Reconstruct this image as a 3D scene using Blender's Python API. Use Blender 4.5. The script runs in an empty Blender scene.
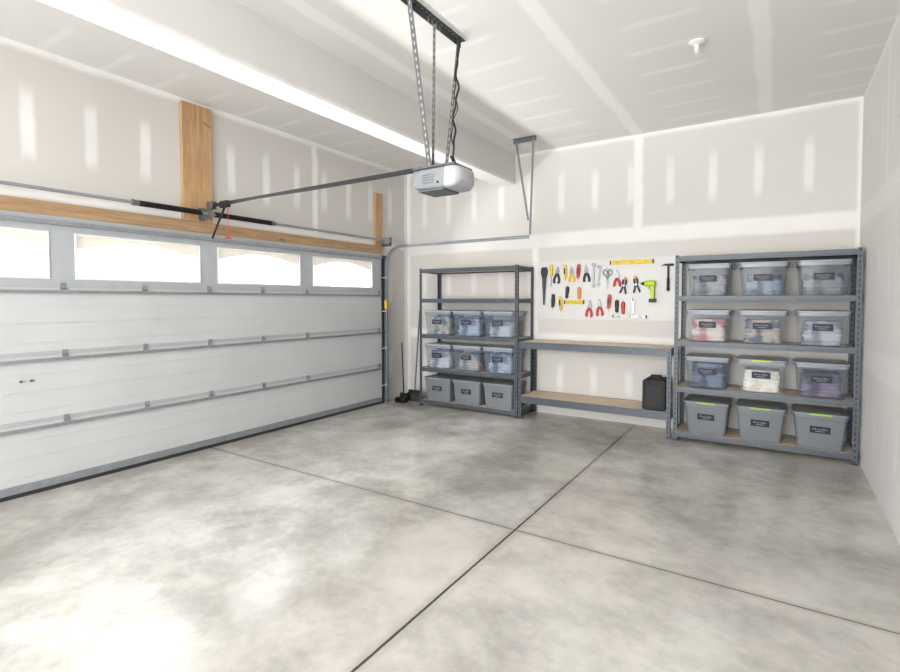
import bpy, bmesh, math, random
from mathutils import Vector, Matrix, Quaternion
random.seed(7)
scene = bpy.context.scene
COL = scene.collection

# ---------------------------------------------------------------- materials
def _out(nt):
    nt.nodes.clear()
    o = nt.nodes.new('ShaderNodeOutputMaterial')
    b = nt.nodes.new('ShaderNodeBsdfPrincipled')
    nt.links.new(b.outputs[0], o.inputs[0])
    return b, o

class N:
    """tiny node-maths helper"""
    def __init__(s, nt): s.nt = nt
    def sock(s, node_in, v):
        if isinstance(v, (int, float)): node_in.default_value = v
        else: s.nt.links.new(v, node_in)
    def m(s, op, a, b=0.0, c=0.0):
        n = s.nt.nodes.new('ShaderNodeMath'); n.operation = op
        s.sock(n.inputs[0], a); s.sock(n.inputs[1], b)
        if op in ('MULTIPLY_ADD', 'PINGPONG', 'WRAP'): s.sock(n.inputs[2], c)
        return n.outputs[0]
    def noise(s, vec, scale, detail=3, rough=0.5):
        n = s.nt.nodes.new('ShaderNodeTexNoise')
        n.inputs['Scale'].default_value = scale; n.inputs['Detail'].default_value = detail
        n.inputs['Roughness'].default_value = rough
        s.nt.links.new(vec, n.inputs['Vector']); return n.outputs['Fac']
    def step(s, d, lo, hi):   # 1 below lo, 0 above hi
        n = s.nt.nodes.new('ShaderNodeMapRange'); n.interpolation_type = 'SMOOTHSTEP'
        s.sock(n.inputs[0], d)
        n.inputs[1].default_value = lo; n.inputs[2].default_value = hi
        n.inputs[3].default_value = 1; n.inputs[4].default_value = 0
        return n.outputs[0]
    def band(s, x, c, hw, soft):
        d = s.m('ABSOLUTE', s.m('SUBTRACT', x, c)); return s.step(d, hw - soft, hw + soft)
    def pband(s, x, c, per, hw, soft):
        w = s.m('SUBTRACT', s.m('FLOORED_MODULO', s.m('ADD', x, per / 2 - c), per), per / 2)
        return s.step(s.m('ABSOLUTE', w), hw - soft, hw + soft)
    def mix(s, f, a, b):
        n = s.nt.nodes.new('ShaderNodeMix'); n.data_type = 'RGBA'
        s.sock(n.inputs[0], f)
        for i, v in ((6, a), (7, b)):
            if isinstance(v, tuple): n.inputs[i].default_value = (*v, 1)
            else: s.nt.links.new(v, n.inputs[i])
        return n.outputs[2]
    def coords(s, kind='Object'):
        t = s.nt.nodes.new('ShaderNodeTexCoord'); v = t.outputs[kind]
        x = s.nt.nodes.new('ShaderNodeSeparateXYZ'); s.nt.links.new(v, x.inputs[0])
        return v, x.outputs[0], x.outputs[1], x.outputs[2]
    def bump(s, bsdf, h, strength, dist=0.01):
        n = s.nt.nodes.new('ShaderNodeBump'); n.inputs['Strength'].default_value = strength
        n.inputs['Distance'].default_value = dist
        s.nt.links.new(h, n.inputs['Height']); s.nt.links.new(n.outputs[0], bsdf.inputs['Normal'])

def simple(name, col, rough=0.5, metal=0.0, var=0.12, scale=12, bump=0.0, alpha=1.0):
    m = bpy.data.materials.new(name); m.use_nodes = True
    b, o = _out(m.node_tree); n = N(m.node_tree)
    v, x, y, z = n.coords()
    f = n.noise(v, scale, 4)
    f = n.m('MULTIPLY', n.m('SUBTRACT', f, 0.3), 1.8)
    dark = tuple(c * (1 - var) for c in col); lite = tuple(min(1, c * (1 + var)) for c in col)
    m.node_tree.links.new(n.mix(f, dark, lite), b.inputs['Base Color'])
    b.inputs['Roughness'].default_value = rough; b.inputs['Metallic'].default_value = metal
    b.inputs['Alpha'].default_value = alpha
    if bump: n.bump(b, n.noise(v, scale * 8, 3), bump, 0.004)
    return m

def patterned(name, c0, c1, scale=16):
    m = bpy.data.materials.new(name); m.use_nodes = True
    b, o = _out(m.node_tree); n = N(m.node_tree)
    v, x, y, z = n.coords()
    f = n.step(n.noise(v, scale, 2), 0.40, 0.60)
    m.node_tree.links.new(n.mix(f, c0, c1), b.inputs['Base Color']); b.inputs['Roughness'].default_value = 0.9
    return m

PAPER = (0.615, 0.598, 0.57); MUD = (0.80, 0.792, 0.778)
def drywall(name, ua, va, seams_u, seams_v, streak_u, streaks_v, tint=1.0, paper=PAPER, amt=1.0):
    """ua/va: which axis is along / up. streaks are elongated along v."""
    m = bpy.data.materials.new(name); m.use_nodes = True
    b, o = _out(m.node_tree); n = N(m.node_tree)
    v0, x, y, z = n.coords(); ax = {'x': x, 'y': y, 'z': z}
    mp = m.node_tree.nodes.new('ShaderNodeMapping'); mp.inputs['Location'].default_value = (3.37, 1.73, 0.41)
    mp.inputs['Rotation'].default_value = (0.3, 0.2, 0.1); m.node_tree.links.new(v0, mp.inputs[0]); v = mp.outputs[0]
    U, V = ax[ua], ax[va]
    w1 = n.noise(v, 2.2, 4); w2 = n.noise(v, 6.0, 2)
    du = n.m('MULTIPLY', n.m('SUBTRACT', w2, 0.5), 0.035); dv = n.m('MULTIPLY', n.m('SUBTRACT', w1, 0.5), 0.05)
    Uw = n.m('ADD', U, du); Vw = n.m('ADD', V, dv)
    Vs = n.m('ADD', V, n.m('MULTIPLY', n.m('SUBTRACT', w1, 0.5), 0.22))
    mask = None
    def add(k):
        nonlocal mask
        mask = k if mask is None else n.m('MAXIMUM', mask, k)
    for s in seams_u:
        if len(s) == 2: add(n.m('MULTIPLY', n.band(Uw, s[0], s[1], 0.020), 0.9 * amt))
        elif len(s) == 3: add(n.m('MULTIPLY', n.pband(Uw, s[0], s[2], s[1], 0.020), 0.9 * amt))
        else:
            add(n.m('MULTIPLY', n.m('MULTIPLY', n.band(Uw, s[0], s[1], 0.020), n.band(V, (s[2] + s[3]) / 2, (s[3] - s[2]) / 2, 0.01)), 0.9 * amt))
    for s in seams_v:
        if len(s) == 2: add(n.m('MULTIPLY', n.band(Vw, s[0], s[1], 0.028), 0.9 * amt))
        else: add(n.m('MULTIPLY', n.pband(Vw, s[0], s[2], s[1], 0.020), 0.9 * amt))
    su = n.pband(Uw, streak_u[0], streak_u[1], streak_u[2], 0.020)
    for s in streaks_v:
        if len(s) == 2: k = n.band(Vs, s[0], s[1], 0.08)
        else: k = n.pband(Vs, s[0], s[2], s[1], 0.06)
        k = n.m('MULTIPLY', k, su)
        add(n.m('MULTIPLY', k, n.m('MULTIPLY', n.m('ADD', 0.14, w1), amt)))
    mask = n.m('MULTIPLY', mask, n.m('ADD', 0.70, n.m('MULTIPLY', n.noise(v, 3.5, 5, 0.7), 0.45)))
    base = n.mix(n.noise(v, 1.1, 3), tuple(c * 0.95 * tint for c in paper), tuple(c * 1.04 * tint for c in paper))
    base = n.mix(mask, base, tuple(c * tint for c in MUD))
    m.node_tree.links.new(base, b.inputs['Base Color'])
    b.inputs['Roughness'].default_value = 0.9
    n.bump(b, n.m('ADD', n.m('MULTIPLY', mask, 0.4), n.m('MULTIPLY', w2, 0.1)), 0.12, 0.006)
    return m

def concrete():
    m = bpy.data.materials.new('polished_concrete'); m.use_nodes = True
    b, o = _out(m.node_tree); n = N(m.node_tree)
    v0, x, y, z = n.coords()
    mp = m.node_tree.nodes.new('ShaderNodeMapping'); mp.inputs['Location'].default_value = (5.31, 2.17, 0.43)
    mp.inputs['Rotation'].default_value = (0.35, 0.25, 0.4); m.node_tree.links.new(v0, mp.inputs[0]); v = mp.outputs[0]
    def lin(s, lo, hi):
        q = m.node_tree.nodes.new('ShaderNodeMapRange'); q.interpolation_type = 'SMOOTHERSTEP'; m.node_tree.links.new(s, q.inputs[0])
        q.inputs[1].default_value = lo; q.inputs[2].default_value = hi; return q.outputs[0]
    big = n.noise(v, 1.0, 3, 0.5); mid = n.noise(v, 3.2, 4, 0.5); fine = n.noise(v, 16, 5, 0.6)
    k = n.m('ADD', n.m('MULTIPLY', big, 0.46), n.m('ADD', n.m('MULTIPLY', mid, 0.36), n.m('MULTIPLY', fine, 0.18)))
    c = n.mix(lin(k, 0.26, 0.74), (0.285, 0.272, 0.245), (0.70, 0.683, 0.65))
    warm = lin(n.noise(v, 0.7, 2, 0.5), 0.25, 0.75)
    c = n.mix(n.m('MULTIPLY', warm, 0.22), c, (0.47, 0.43, 0.36))
    wob = n.m('MULTIPLY', n.m('SUBTRACT', n.noise(v, 30, 3), 0.5), 0.006)
    j1 = n.band(n.m('ADD', x, wob), -1.32, 0.0068, 0.002); j2 = n.m('MULTIPLY', n.band(n.m('ADD', y, wob), 2.77, 0.0042, 0.002), 0.85)
    h1 = n.m('MULTIPLY', n.band(x, -1.32, 0.03, 0.03), 0.4); h2 = n.m('MULTIPLY', n.band(y, 2.77, 0.025, 0.02), 0.35)
    c = n.mix(n.m('MAXIMUM', h1, h2), c, (0.28, 0.255, 0.215))
    J = n.m('MAXIMUM', j1, j2)
    c = n.mix(J, c, (0.045, 0.04, 0.035))
    m.node_tree.links.new(c, b.inputs['Base Color'])
    m.node_tree.links.new(n.m('ADD', 0.15, n.m('MULTIPLY', mid, 0.14)), b.inputs['Roughness'])
    b.inputs['Specular IOR Level'].default_value = 0.85
    n.bump(b, n.m('SUBTRACT', 1.0, J), 0.2, 0.006)
    return m

def wood(name, c0, c1, axis='z', scale=1.0):
    m = bpy.data.materials.new(name); m.use_nodes = True
    b, o = _out(m.node_tree); n = N(m.node_tree)
    t = m.node_tree.nodes.new('ShaderNodeTexCoord'); mp = m.node_tree.nodes.new('ShaderNodeMapping')
    m.node_tree.links.new(t.outputs['Object'], mp.inputs[0])
    s = {'x': (1, 18, 18), 'y': (18, 1, 18), 'z': (18, 18, 1)}[axis]
    mp.inputs['Scale'].default_value = tuple(q * scale for q in s)
    f = n.noise(mp.outputs[0], 2.4, 8, 0.7)
    f = n.m('SUBTRACT', 1.0, n.step(f, 0.3, 0.7))
    k = n.step(n.noise(t.outputs['Object'], 7.0, 1), 0.20, 0.25)
    c = n.mix(f, c0, c1); c = n.mix(n.m('MULTIPLY', k, 0.6), c, tuple(q * 0.55 for q in c0))
    m.node_tree.links.new(c, b.inputs['Base Color']); b.inputs['Roughness'].default_value = 0.7
    return m

def slotted(name, col, per=0.05, hw=0.014, axis='z', metal=0.3, rough=0.45, hole=(0.012, 0.013, 0.015), wid=0.17):
    """steel punched with keyholes along its length"""
    m = bpy.data.materials.new(name); m.use_nodes = True
    b, o = _out(m.node_tree); n = N(m.node_tree)
    v, x, y, z = n.coords(); A = {'x': x, 'y': y, 'z': z}[axis]
    t = m.node_tree.nodes.new('ShaderNodeUVMap')
    sp = m.node_tree.nodes.new('ShaderNodeSeparateXYZ'); m.node_tree.links.new(t.outputs[0], sp.inputs[0])
    k = n.pband(A, 0.02, per, hw, 0.002)
    k = n.m('MULTIPLY', k, n.band(sp.outputs[0], 0.5, wid, 0.03))
    c = n.mix(n.noise(v, 9, 3), tuple(q * 0.85 for q in col), tuple(q * 1.15 for q in col))
    c = n.mix(k, c, hole)
    m.node_tree.links.new(c, b.inputs['Base Color']); b.inputs['Metallic'].default_value = metal
    b.inputs['Roughness'].default_value = rough
    return m

def pegmat():
    m = bpy.data.materials.new('pegboard_white'); m.use_nodes = True
    b, o = _out(m.node_tree); n = N(m.node_tree)
    v, x, y, z = n.coords()
    k = n.m('MULTIPLY', n.pband(x, 0, 0.0254, 0.003, 0.001), n.pband(z, 0, 0.0254, 0.003, 0.001))
    c = n.mix(n.noise(v, 3, 2), (0.625, 0.617, 0.602), (0.67, 0.662, 0.647))
    c = n.mix(n.m('MULTIPLY', k, 0.5), c, (0.2, 0.2, 0.2))
    m.node_tree.links.new(c, b.inputs['Base Color']); b.inputs['Roughness'].default_value = 0.5
    return m

# ---------------------------------------------------------------- geometry builder
class G:
    def __init__(s): s.bm = bmesh.new(); s.uv = s.bm.loops.layers.uv.new('UVMap')
    def box(s, x0, x1, y0, y1, z0, z1, M=None):
        P = [Vector(p) for p in ((x0,y0,z0),(x1,y0,z0),(x1,y1,z0),(x0,y1,z0),(x0,y0,z1),(x1,y0,z1),(x1,y1,z1),(x0,y1,z1))]
        if M is not None: P = [M @ p for p in P]
        v = [s.bm.verts.new(p) for p in P]
        for i, f in enumerate(((3,2,1,0),(4,5,6,7),(0,1,5,4),(1,2,6,5),(2,3,7,6),(3,0,4,7))):
            F = s.bm.faces.new([v[k] for k in f])
            for l, uv in zip(F.loops, ((0,0),(1,0),(1,1),(0,1))): l[s.uv].uv = uv
        return s
    def ring(s, pts): return [s.bm.verts.new(p) for p in pts]
    def loft(s, rings, cap0=True, cap1=True, closed=True):
        R = [s.ring(r) for r in rings]; n = len(R[0])
        for a, b in zip(R[:-1], R[1:]):
            for i in range(n if closed else n - 1):
                j = (i + 1) % n
                s.bm.faces.new((a[i], a[j], b[j], b[i]))
        if cap0: s.bm.faces.new(list(reversed(R[0])))
        if cap1: s.bm.faces.new(R[-1])
        return s
    def cyl(s, p0, p1, r, r1=None, seg=14, cap=True):
        p0, p1 = Vector(p0), Vector(p1); r1 = r if r1 is None else r1
        d = (p1 - p0).normalized(); a = d.orthogonal().normalized(); b = d.cross(a)
        mk = lambda p, q: [p + (a * math.cos(t) + b * math.sin(t)) * q for t in [2 * math.pi * i / seg for i in range(seg)]]
        return s.loft([mk(p0, r), mk(p1, r1)], cap, cap)
    def lathe(s, c, d, prof, seg=20):
        """prof: list of (dist along d, radius)"""
        c, d = Vector(c), Vector(d).normalized(); a = d.orthogonal().normalized(); b = d.cross(a)
        return s.loft([[c + d * h + (a * math.cos(t) + b * math.sin(t)) * q for t in [2 * math.pi * i / seg for i in range(seg)]] for h, q in prof])
    def tube(s, pts, r, seg=8):
        pts = [Vector(p) for p in pts]; rings = []; prev = None
        for i, p in enumerate(pts):
            d = (pts[min(i + 1, len(pts) - 1)] - pts[max(i - 1, 0)]).normalized()
            if prev is None: a = d.orthogonal().normalized()
            else:
                a = prev - d * prev.dot(d)
                a = a.normalized() if a.length > 1e-6 else d.orthogonal().normalized()
            prev = a; b = d.cross(a)
            rings.append([p + (a * math.cos(t) + b * math.sin(t)) * r for t in [2 * math.pi * k / seg for k in range(seg)]])
        return s.loft(rings)
    def prism(s, poly, y0, y1, M=None):
        """2-D outline in XZ extruded along Y"""
        A = [Vector((p[0], y0, p[1])) for p in poly]; B = [Vector((p[0], y1, p[1])) for p in poly]
        if M is not None: A = [M @ p for p in A]; B = [M @ p for p in B]
        return s.loft([A, B])
    def rr(s, w, d, r, z, n=4, cx=0, cy=0):
        pts = []
        for sx, sy, a0 in ((1, 1, 0), (-1, 1, 90), (-1, -1, 180), (1, -1, 270)):
            for i in range(n + 1):
                t = math.radians(a0 + 90 * i / n)
                pts.append(Vector((cx + sx * (w / 2 - r) + r * math.cos(t), cy + sy * (d / 2 - r) + r * math.sin(t), z)))
        return pts
    def rloft(s, levels, cap0=True, cap1=True):
        return s.loft([s.rr(w, d, r, z) for z, w, d, r in levels], cap0, cap1)
    def mesh(s, name, mat, smooth=False):
        bmesh.ops.recalc_face_normals(s.bm, faces=s.bm.faces)
        me = bpy.data.meshes.new(name); s.bm.to_mesh(me); s.bm.free()
        me.materials.append(mat)
        if smooth:
            for p in me.polygons: p.use_smooth = True
            try: me.set_sharp_from_angle(angle=math.radians(35))
            except Exception: pass
        return me

def link(o, parent=None):
    COL.objects.link(o)
    if parent is not None: o.parent = parent
    return o
def part(name, g, mat, parent=None, smooth=False, bevel=0.0, label=None, solid=0.0, loc=(0,0,0), rot=(0,0,0)):
    o = bpy.data.objects.new(name, g.mesh(name, mat, smooth)); link(o, parent)
    o.location = loc; o.rotation_euler = rot
    if solid:
        m = o.modifiers.new('thick', 'SOLIDIFY'); m.thickness = solid; m.offset = -1
    if bevel:
        m = o.modifiers.new('bevel', 'BEVEL'); m.width = bevel; m.segments = 2; m.limit_method = 'ANGLE'
    if label: o['label'] = label
    return o
def thing(name, label, category, loc=(0,0,0), rot=(0,0,0), group=None):
    e = bpy.data.objects.new(name, None); e.empty_display_size = 0.1; link(e)
    e.location = loc; e.rotation_euler = rot
    e['label'] = label; e['category'] = category
    if group: e['group'] = group
    return e
def clone(src, loc, rot=None, label=None):
    c = src.copy(); COL.objects.link(c); c.location = loc
    if rot is not None: c.rotation_euler = rot
    if label: c['label'] = label
    def rec(s, d):
        for ch in s.children:
            k = ch.copy(); COL.objects.link(k); k.parent = d; rec(ch, k)
    rec(src, c); return c
def struct(name, g, mat, bevel=0.0):
    o = part(name, g, mat, None, bevel=bevel); o['kind'] = 'structure'; return o

# ---------------------------------------------------------------- dimensions
WX0, WX1 = -4.56, 0.61      # side walls
WY = 5.90                   # back wall
Y0 = -4.2                   # open end of the modelled room
H = 3.23
DY0, DY1, DZ = 0.37, 5.25, 2.02

M_back = drywall('drywall_back', 'x', 'z', [(-1.33, 0.05, 2.1, 3.3), (-2.55, 0.04, 0.9, 2.13), (-0.2, 0.04, 0, 0.9), (0.61, 0.03), (-4.56, 0.06)],
                 [(2.13, 0.085), (0.93, 0.06), (3.23, 0.035)], (0.22, 0.406, 0.038), [(2.68, 0.22), (1.62, 0.16), (0.45, 0.15)], amt=0.92, paper=(0.60, 0.583, 0.555))
M_left = drywall('drywall_left', 'y', 'z', [(4.15, 0.04, 2.12, 3.3), (5.90, 0.07)], [(3.23, 0.05), (2.16, 0.03)], (1.45, 0.406, 0.042), [(2.68, 0.23), (1.6, 0.2), (0.5, 0.15)], amt=1.0, paper=(0.56, 0.541, 0.513))
M_right = drywall('drywall_right', 'y', 'z', [(4.6, 0.05, 2.1, 3.3), (3.4, 0.05, 0.9, 2.1), (5.90, 0.04)], [(2.13, 0.09), (0.93, 0.09), (3.23, 0.05)], (5.2, 0.406, 0.038), [(2.68, 0.18), (1.6, 0.18), (0.45, 0.12)], amt=0.95, paper=(0.73, 0.722, 0.71))
M_ceil = drywall('drywall_ceiling', 'y', 'x', [(5.90, 0.04)], [(-1.33, 0.055, 1.2)], (5.6, 0.406, 0.032), [(-1.53 + 0.8, 0.25, 1.2)], paper=(0.70, 0.688, 0.668), amt=1.08)
M_beam = drywall('drywall_beam_lit_underside', 'z', 'y', [(2.84, 0.045)], [], (9.0, 20.0, 0.01), [(0.2, 0.12)], paper=(0.63, 0.615, 0.592), amt=1.15)  # pale band paints window light onto the beam's underside

# ---------------------------------------------------------------- room shell
struct('floor', G().box(WX0 - 0.15, WX1 + 0.12, Y0, WY + 0.12, -0.12, 0), concrete())
struct('wall_back', G().box(WX0 - 0.15, WX1 + 0.12, WY, WY + 0.12, 0, H), M_back)
struct('wall_right', G().box(WX1, WX1 + 0.12, Y0, WY, 0, H), M_right)
struct('wall_left', G().box(WX0 - 0.15, WX0, Y0, WY, DZ, H).box(WX0 - 0.15, WX0, DY1 + 0.0, WY, 0, DZ).box(WX0 - 0.15, WX0, Y0, DY0, 0, DZ), M_left)
struct('ceiling', G().box(WX0 - 0.15, WX1 + 0.12, Y0, WY + 0.12, H, H + 0.12), M_ceil)
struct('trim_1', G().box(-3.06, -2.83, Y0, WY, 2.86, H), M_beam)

# ---------------------------------------------------------------- common materials
M_pine = wood('pine_board', (0.34, 0.19, 0.09), (0.54, 0.34, 0.17), 'z')
M_piney = wood('pine_board_long', (0.28, 0.17, 0.09), (0.46, 0.30, 0.165), 'y')
M_door = simple('white_door_skin', (0.52, 0.53, 0.535), 0.42, 0, 0.05, 2)
M_doorframe = simple('grey_door_stile', (0.41, 0.43, 0.45), 0.45, 0.1, 0.05)
M_galv = simple('galvanised_steel', (0.32, 0.34, 0.365), 0.38, 0.5, 0.15, 18)
M_galvd = simple('dark_galvanised', (0.15, 0.165, 0.18), 0.4, 0.5, 0.15, 18)
M_rubber = simple('black_rubber', (0.02, 0.02, 0.022), 0.7)
M_black = simple('black_plastic', (0.008, 0.008, 0.009), 0.5)
M_matte = simple('matte_black_plastic', (0.010, 0.010, 0.011), 0.7)
M_spring = simple('oiled_spring_steel', (0.03, 0.03, 0.035), 0.35, 0.6)
M_shelf = simple('slate_shelf_steel', (0.075, 0.090, 0.108), 0.42, 0.2, 0.1)
M_post = slotted('slate_slotted_post', (0.075, 0.090, 0.108))
M_punch = slotted('punched_angle_steel', (0.11, 0.115, 0.12), 0.045, 0.010, 'z', 0.3, 0.5, (0.42, 0.42, 0.41), 0.12)
M_punchg = slotted('punched_galvanised_strap', (0.20, 0.215, 0.23), 0.045, 0.010, 'z', 0.4, 0.45, (0.06, 0.06, 0.06), 0.12)
M_punchx = slotted('punched_angle_steel_long', (0.08, 0.085, 0.09), 0.045, 0.010, 'y', 0.3, 0.5, (0.34, 0.34, 0.34), 0.12)
M_deck = simple('particle_board', (0.76, 0.62, 0.48), 0.7, 0, 0.10, 60)
M_white = simple('white_plastic', (0.74, 0.74, 0.73), 0.4, 0, 0.03)
M_red = simple('red_grip', (0.50, 0.02, 0.015), 0.45)
M_yellow = simple('yellow_grip', (0.75, 0.50, 0.02), 0.45)
M_lime = simple('lime_plastic', (0.45, 0.62, 0.03), 0.45)
M_limed = simple('lime_handle_plastic', (0.30, 0.46, 0.08), 0.45)
M_orange = simple('orange_grip', (0.70, 0.20, 0.02), 0.45)
M_chrome = simple('tool_steel', (0.24, 0.25, 0.27), 0.3, 0.6, 0.1)

# ---------------------------------------------------------------- garage door (sectional, four sections, four windows)
door = thing('door_1', 'white steel sectional garage door with four windows across its top section', 'garage door')
door['kind'] = 'structure'
XF = -4.50; XB = -4.545     # inside face / outside face
SEC = [0.03, 0.50, 0.99, 1.49, DZ]
for i in range(3):
    z0, z1 = SEC[i], SEC[i + 1]
    g = G().box(XB, XF, DY0 - 0.02, DY1 + 0.0, z0, z1)
    for zz in (z0 + 0.10, z0 + 0.24, z0 + 0.36):
        g.box(XF, XF + 0.003, DY0 + 0.01, DY1 - 0.01, zz, zz + 0.004)      # pressed ribs
    part('door_panel', g, M_door, door)
WIN = [(0.55, 1.53), (1.71, 2.69), (2.88, 3.86), (4.06, 5.06)]
WZ0, WZ1 = 1.565, 1.895
g = G().box(XB, XF, DY0 - 0.02, DY1, SEC[3], WZ0).box(XB, XF, DY0 - 0.02, DY1, WZ1, DZ)
ys = [DY0 - 0.02] + [q for w in WIN for q in w] + [DY1]
for k in range(0, len(ys), 2): g.box(XB, XF, ys[k], ys[k + 1], WZ0, WZ1)
part('door_panel', g, M_doorframe, door, label='grey top section with window openings')
M_glass = bpy.data.materials.new('window_glass'); M_glass.use_nodes = True
nt = M_glass.node_tree; b, o = _out(nt)
tr = nt.nodes.new('ShaderNodeBsdfTransparent'); gl = nt.nodes.new('ShaderNodeBsdfGlossy'); mx = nt.nodes.new('ShaderNodeMixShader')
fr = nt.nodes.new('ShaderNodeFresnel'); fr.inputs[0].default_value = 1.2; gl.inputs['Roughness'].default_value = 0.05
nt.links.new(fr.outputs[0], mx.inputs[0]); nt.links.new(tr.outputs[0], mx.inputs[1]); nt.links.new(gl.outputs[0], mx.inputs[2]); nt.links.new(mx.outputs[0], o.inputs[0])
M_arch = bpy.data.materials.new('cream_arch_insert'); M_arch.use_nodes = True
nt = M_arch.node_tree; b, o = _out(nt); nn_ = N(nt); v, x, y, z = nn_.coords()
tl = nt.nodes.new('ShaderNodeBsdfTransparent'); tt = nt.nodes.new('ShaderNodeMixShader'); tt.inputs[0].default_value = 0.08
tl.inputs[0].default_value = (1.0, 0.93, 0.82, 1)
nt.links.new(nn_.mix(nn_.noise(v, 4, 2), (0.56, 0.51, 0.43), (0.60, 0.55, 0.47)), b.inputs['Base Color'])
nt.links.new(b.outputs[0], tt.inputs[1]); nt.links.new(tl.outputs[0], tt.inputs[2]); nt.links.new(tt.outputs[0], o.inputs[0])
for w0, w1 in WIN:
    part('window_pane', G().box(XB + 0.012, XB + 0.018, w0, w1, WZ0, WZ1), M_glass, door, label='clear window pane')
    fr_ = G()
    for (a, bb, c, d) in ((w0 - 0.010, w1 + 0.010, WZ0 - 0.010, WZ0 + 0.004), (w0 - 0.010, w1 + 0.010, WZ1 - 0.004, WZ1 + 0.010), (w0 - 0.010, w0 + 0.004, WZ0 + .004, WZ1 - .004), (w1 - 0.004, w1 + 0.010, WZ0 + .004, WZ1 - .004)):
        fr_.box(XF - 0.002, XF + 0.006, a, bb, c, d)
    part('window_frame', fr_, M_white, door, bevel=0.002, label='slim white window frame')
    # arch insert on the inner side of the pane: a single sheet of quads
    g = G(); n_ = 24; xi = XB + 0.0195; rows = [[], []]
    for i in range(n_ + 1):
        t = i / n_; yy = w0 + (w1 - w0) * t
        rows[0].append(Vector((xi, yy, WZ1 - 0.001))); rows[1].append(Vector((xi, yy, WZ1 - 0.110 + 0.080 * math.sin(math.pi * t))))
    g.loft(rows, False, False, closed=False)
    part('arch_insert', g, M_arch, door, label='cream arched window insert')
for z in SEC[1:4]:
    g = G().box(XF, XF + 0.022, DY0 + 0.02, DY1 - 0.02, z - 0.040, z - 0.037)
    g.box(XF + 0.019, XF + 0.022, DY0 + 0.02, DY1 - 0.02, z - 0.037, z - 0.020).box(XF, XF + 0.022, DY0 + 0.02, DY1 - 0.02, z - 0.020, z - 0.017)
    part('strut', g, M_galv, door, label='galvanised reinforcement strut')
    part('joint_rail', G().box(XF, XF + 0.004, DY0 + 0.02, DY1 - 0.02, z + 0.004, z + 0.035), M_doorframe, door, label='grey section rail')
    for y in (0.42, 1.62, 2.2, 2.78, 3.37, 3.96, 5.19):
        g = G().box(XF + 0.004, XF + 0.007, y - 0.020, y + 0.020, z - 0.012, z + 0.040)
        g.cyl((XF + 0.012, y - 0.020, z), (XF + 0.012, y + 0.020, z), 0.006)
        for dy in (-0.010, 0.010): g.cyl((XF + 0.006, y + dy, z + 0.030), (XF + 0.011, y + dy, z + 0.030), 0.004, seg=6)
        part('hinge', g, M_galv, door, label='galvanised hinge')
g = G().box(XF, XF + 0.04, DY0 + 0.02, DY1 - 0.02, 1.955, 1.985); part('strut', g, M_galv, door, label='galvanised top strut')
part('bottom_seal', G().box(XB, XF + 0.012, DY0 - 0.02, DY1, 0.0, 0.03), M_rubber, door, label='black rubber bottom seal')
part('bottom_rail', G().box(XF, XF + 0.012, DY0 + 0.01, DY1 - 0.01, 0.03, 0.085), M_galv, door, label='galvanised bottom rail')
for y in (1.35, 1.41): part('lock_bolt', G().cyl((XF, y, 0.82), (XF + 0.012, y, 0.82), 0.009), M_galvd, door)

# header lumber + posts
E_ = 0.001
o = part('timber_header', G().box(WX0 + E_, WX0 + 0.04, 0.0, 5.30, 2.022, 2.125), M_piney); o['label'] = 'raw pine header board fixed above the garage door'; o['category'] = 'board'
o = part('timber_post', G().box(WX0 + E_, WX0 + 0.04, 2.56, 2.84, 2.127, H - 0.04), M_pine); o['label'] = 'wide raw pine board running up to the ceiling behind the springs'; o['category'] = 'board'
o = part('timber_post', G().box(WX0 + E_, WX0 + 0.04, 5.17, 5.30, 2.127, 2.83), M_pine); o['label'] = 'short raw pine board above the door track'; o['category'] = 'board'

# ---------------------------------------------------------------- door track (vertical + curve + horizontal) and hanger
TY = 5.31
track = thing('door_track', 'galvanised garage door track curving from the jamb to a ceiling hanger', 'door track', (0, 0, 0))
def channel(path, w=0.036, t=0.004, d=0.03):
    g = G(); pr = [Vector(p) for p in path]
    for (n0, n1, y0, y1) in ((0, w, d - t, d), (0, t, 0, d), (w - t, w, 0, d)):
        rings = []
        for i, p in enumerate(pr):
            dd = (pr[min(i + 1, len(pr) - 1)] - pr[max(i - 1, 0)]).normalized()
            nn = Vector((dd.z, 0, -dd.x)).normalized()
            rings.append([p + nn * a + Vector((0, b_, 0)) for a, b_ in ((n0, y0), (n1, y0), (n1, y1), (n0, y1))])
        g.loft(rings)
    return g
path = [(-4.47, TY - 0.03, 0.0), (-4.47, TY - 0.03, 1.85)]
for i in range(1, 11):
    t = math.radians(9 * i); path.append((-4.47 + 0.28 * (1 - math.cos(t)), TY - 0.03, 1.85 + 0.28 * math.sin(t)))
path.append((-2.37, TY - 0.03, 2.13))
part('track_rail', channel(path), M_galv, track, smooth=False)
part('jamb_angle', G().box(WX0 + 0.002, WX0 + 0.09, TY + 0.002, TY + 0.006, 0, 2.0).box(WX0 + 0.002, WX0 + 0.006, TY + 0.006, TY + 0.05, 0, 2.0), M_galvd, track, label='dark slotted jamb angle')
part('jamb_seal', G().box(WX0 + 0.002, XF + 0.02, DY1 + 0.001, DY1 + 0.025, 0, 2.0), M_rubber, track, label='dark weather seal')
part('warning_sticker', G().box(-4.472, -4.43, TY - 0.036, TY - 0.032, 1.28, 1.40), M_yellow, track, label='yellow warning sticker')
for z in (0.25, 0.75, 1.25, 1.7): part('roller', G().cyl((-4.452, TY - 0.10, z), (-4.452, TY - 0.01, z), 0.006).cyl((-4.452, TY - 0.022, z), (-4.452, TY - 0.004, z), 0.017), M_white, track, label='white nylon roller')
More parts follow.
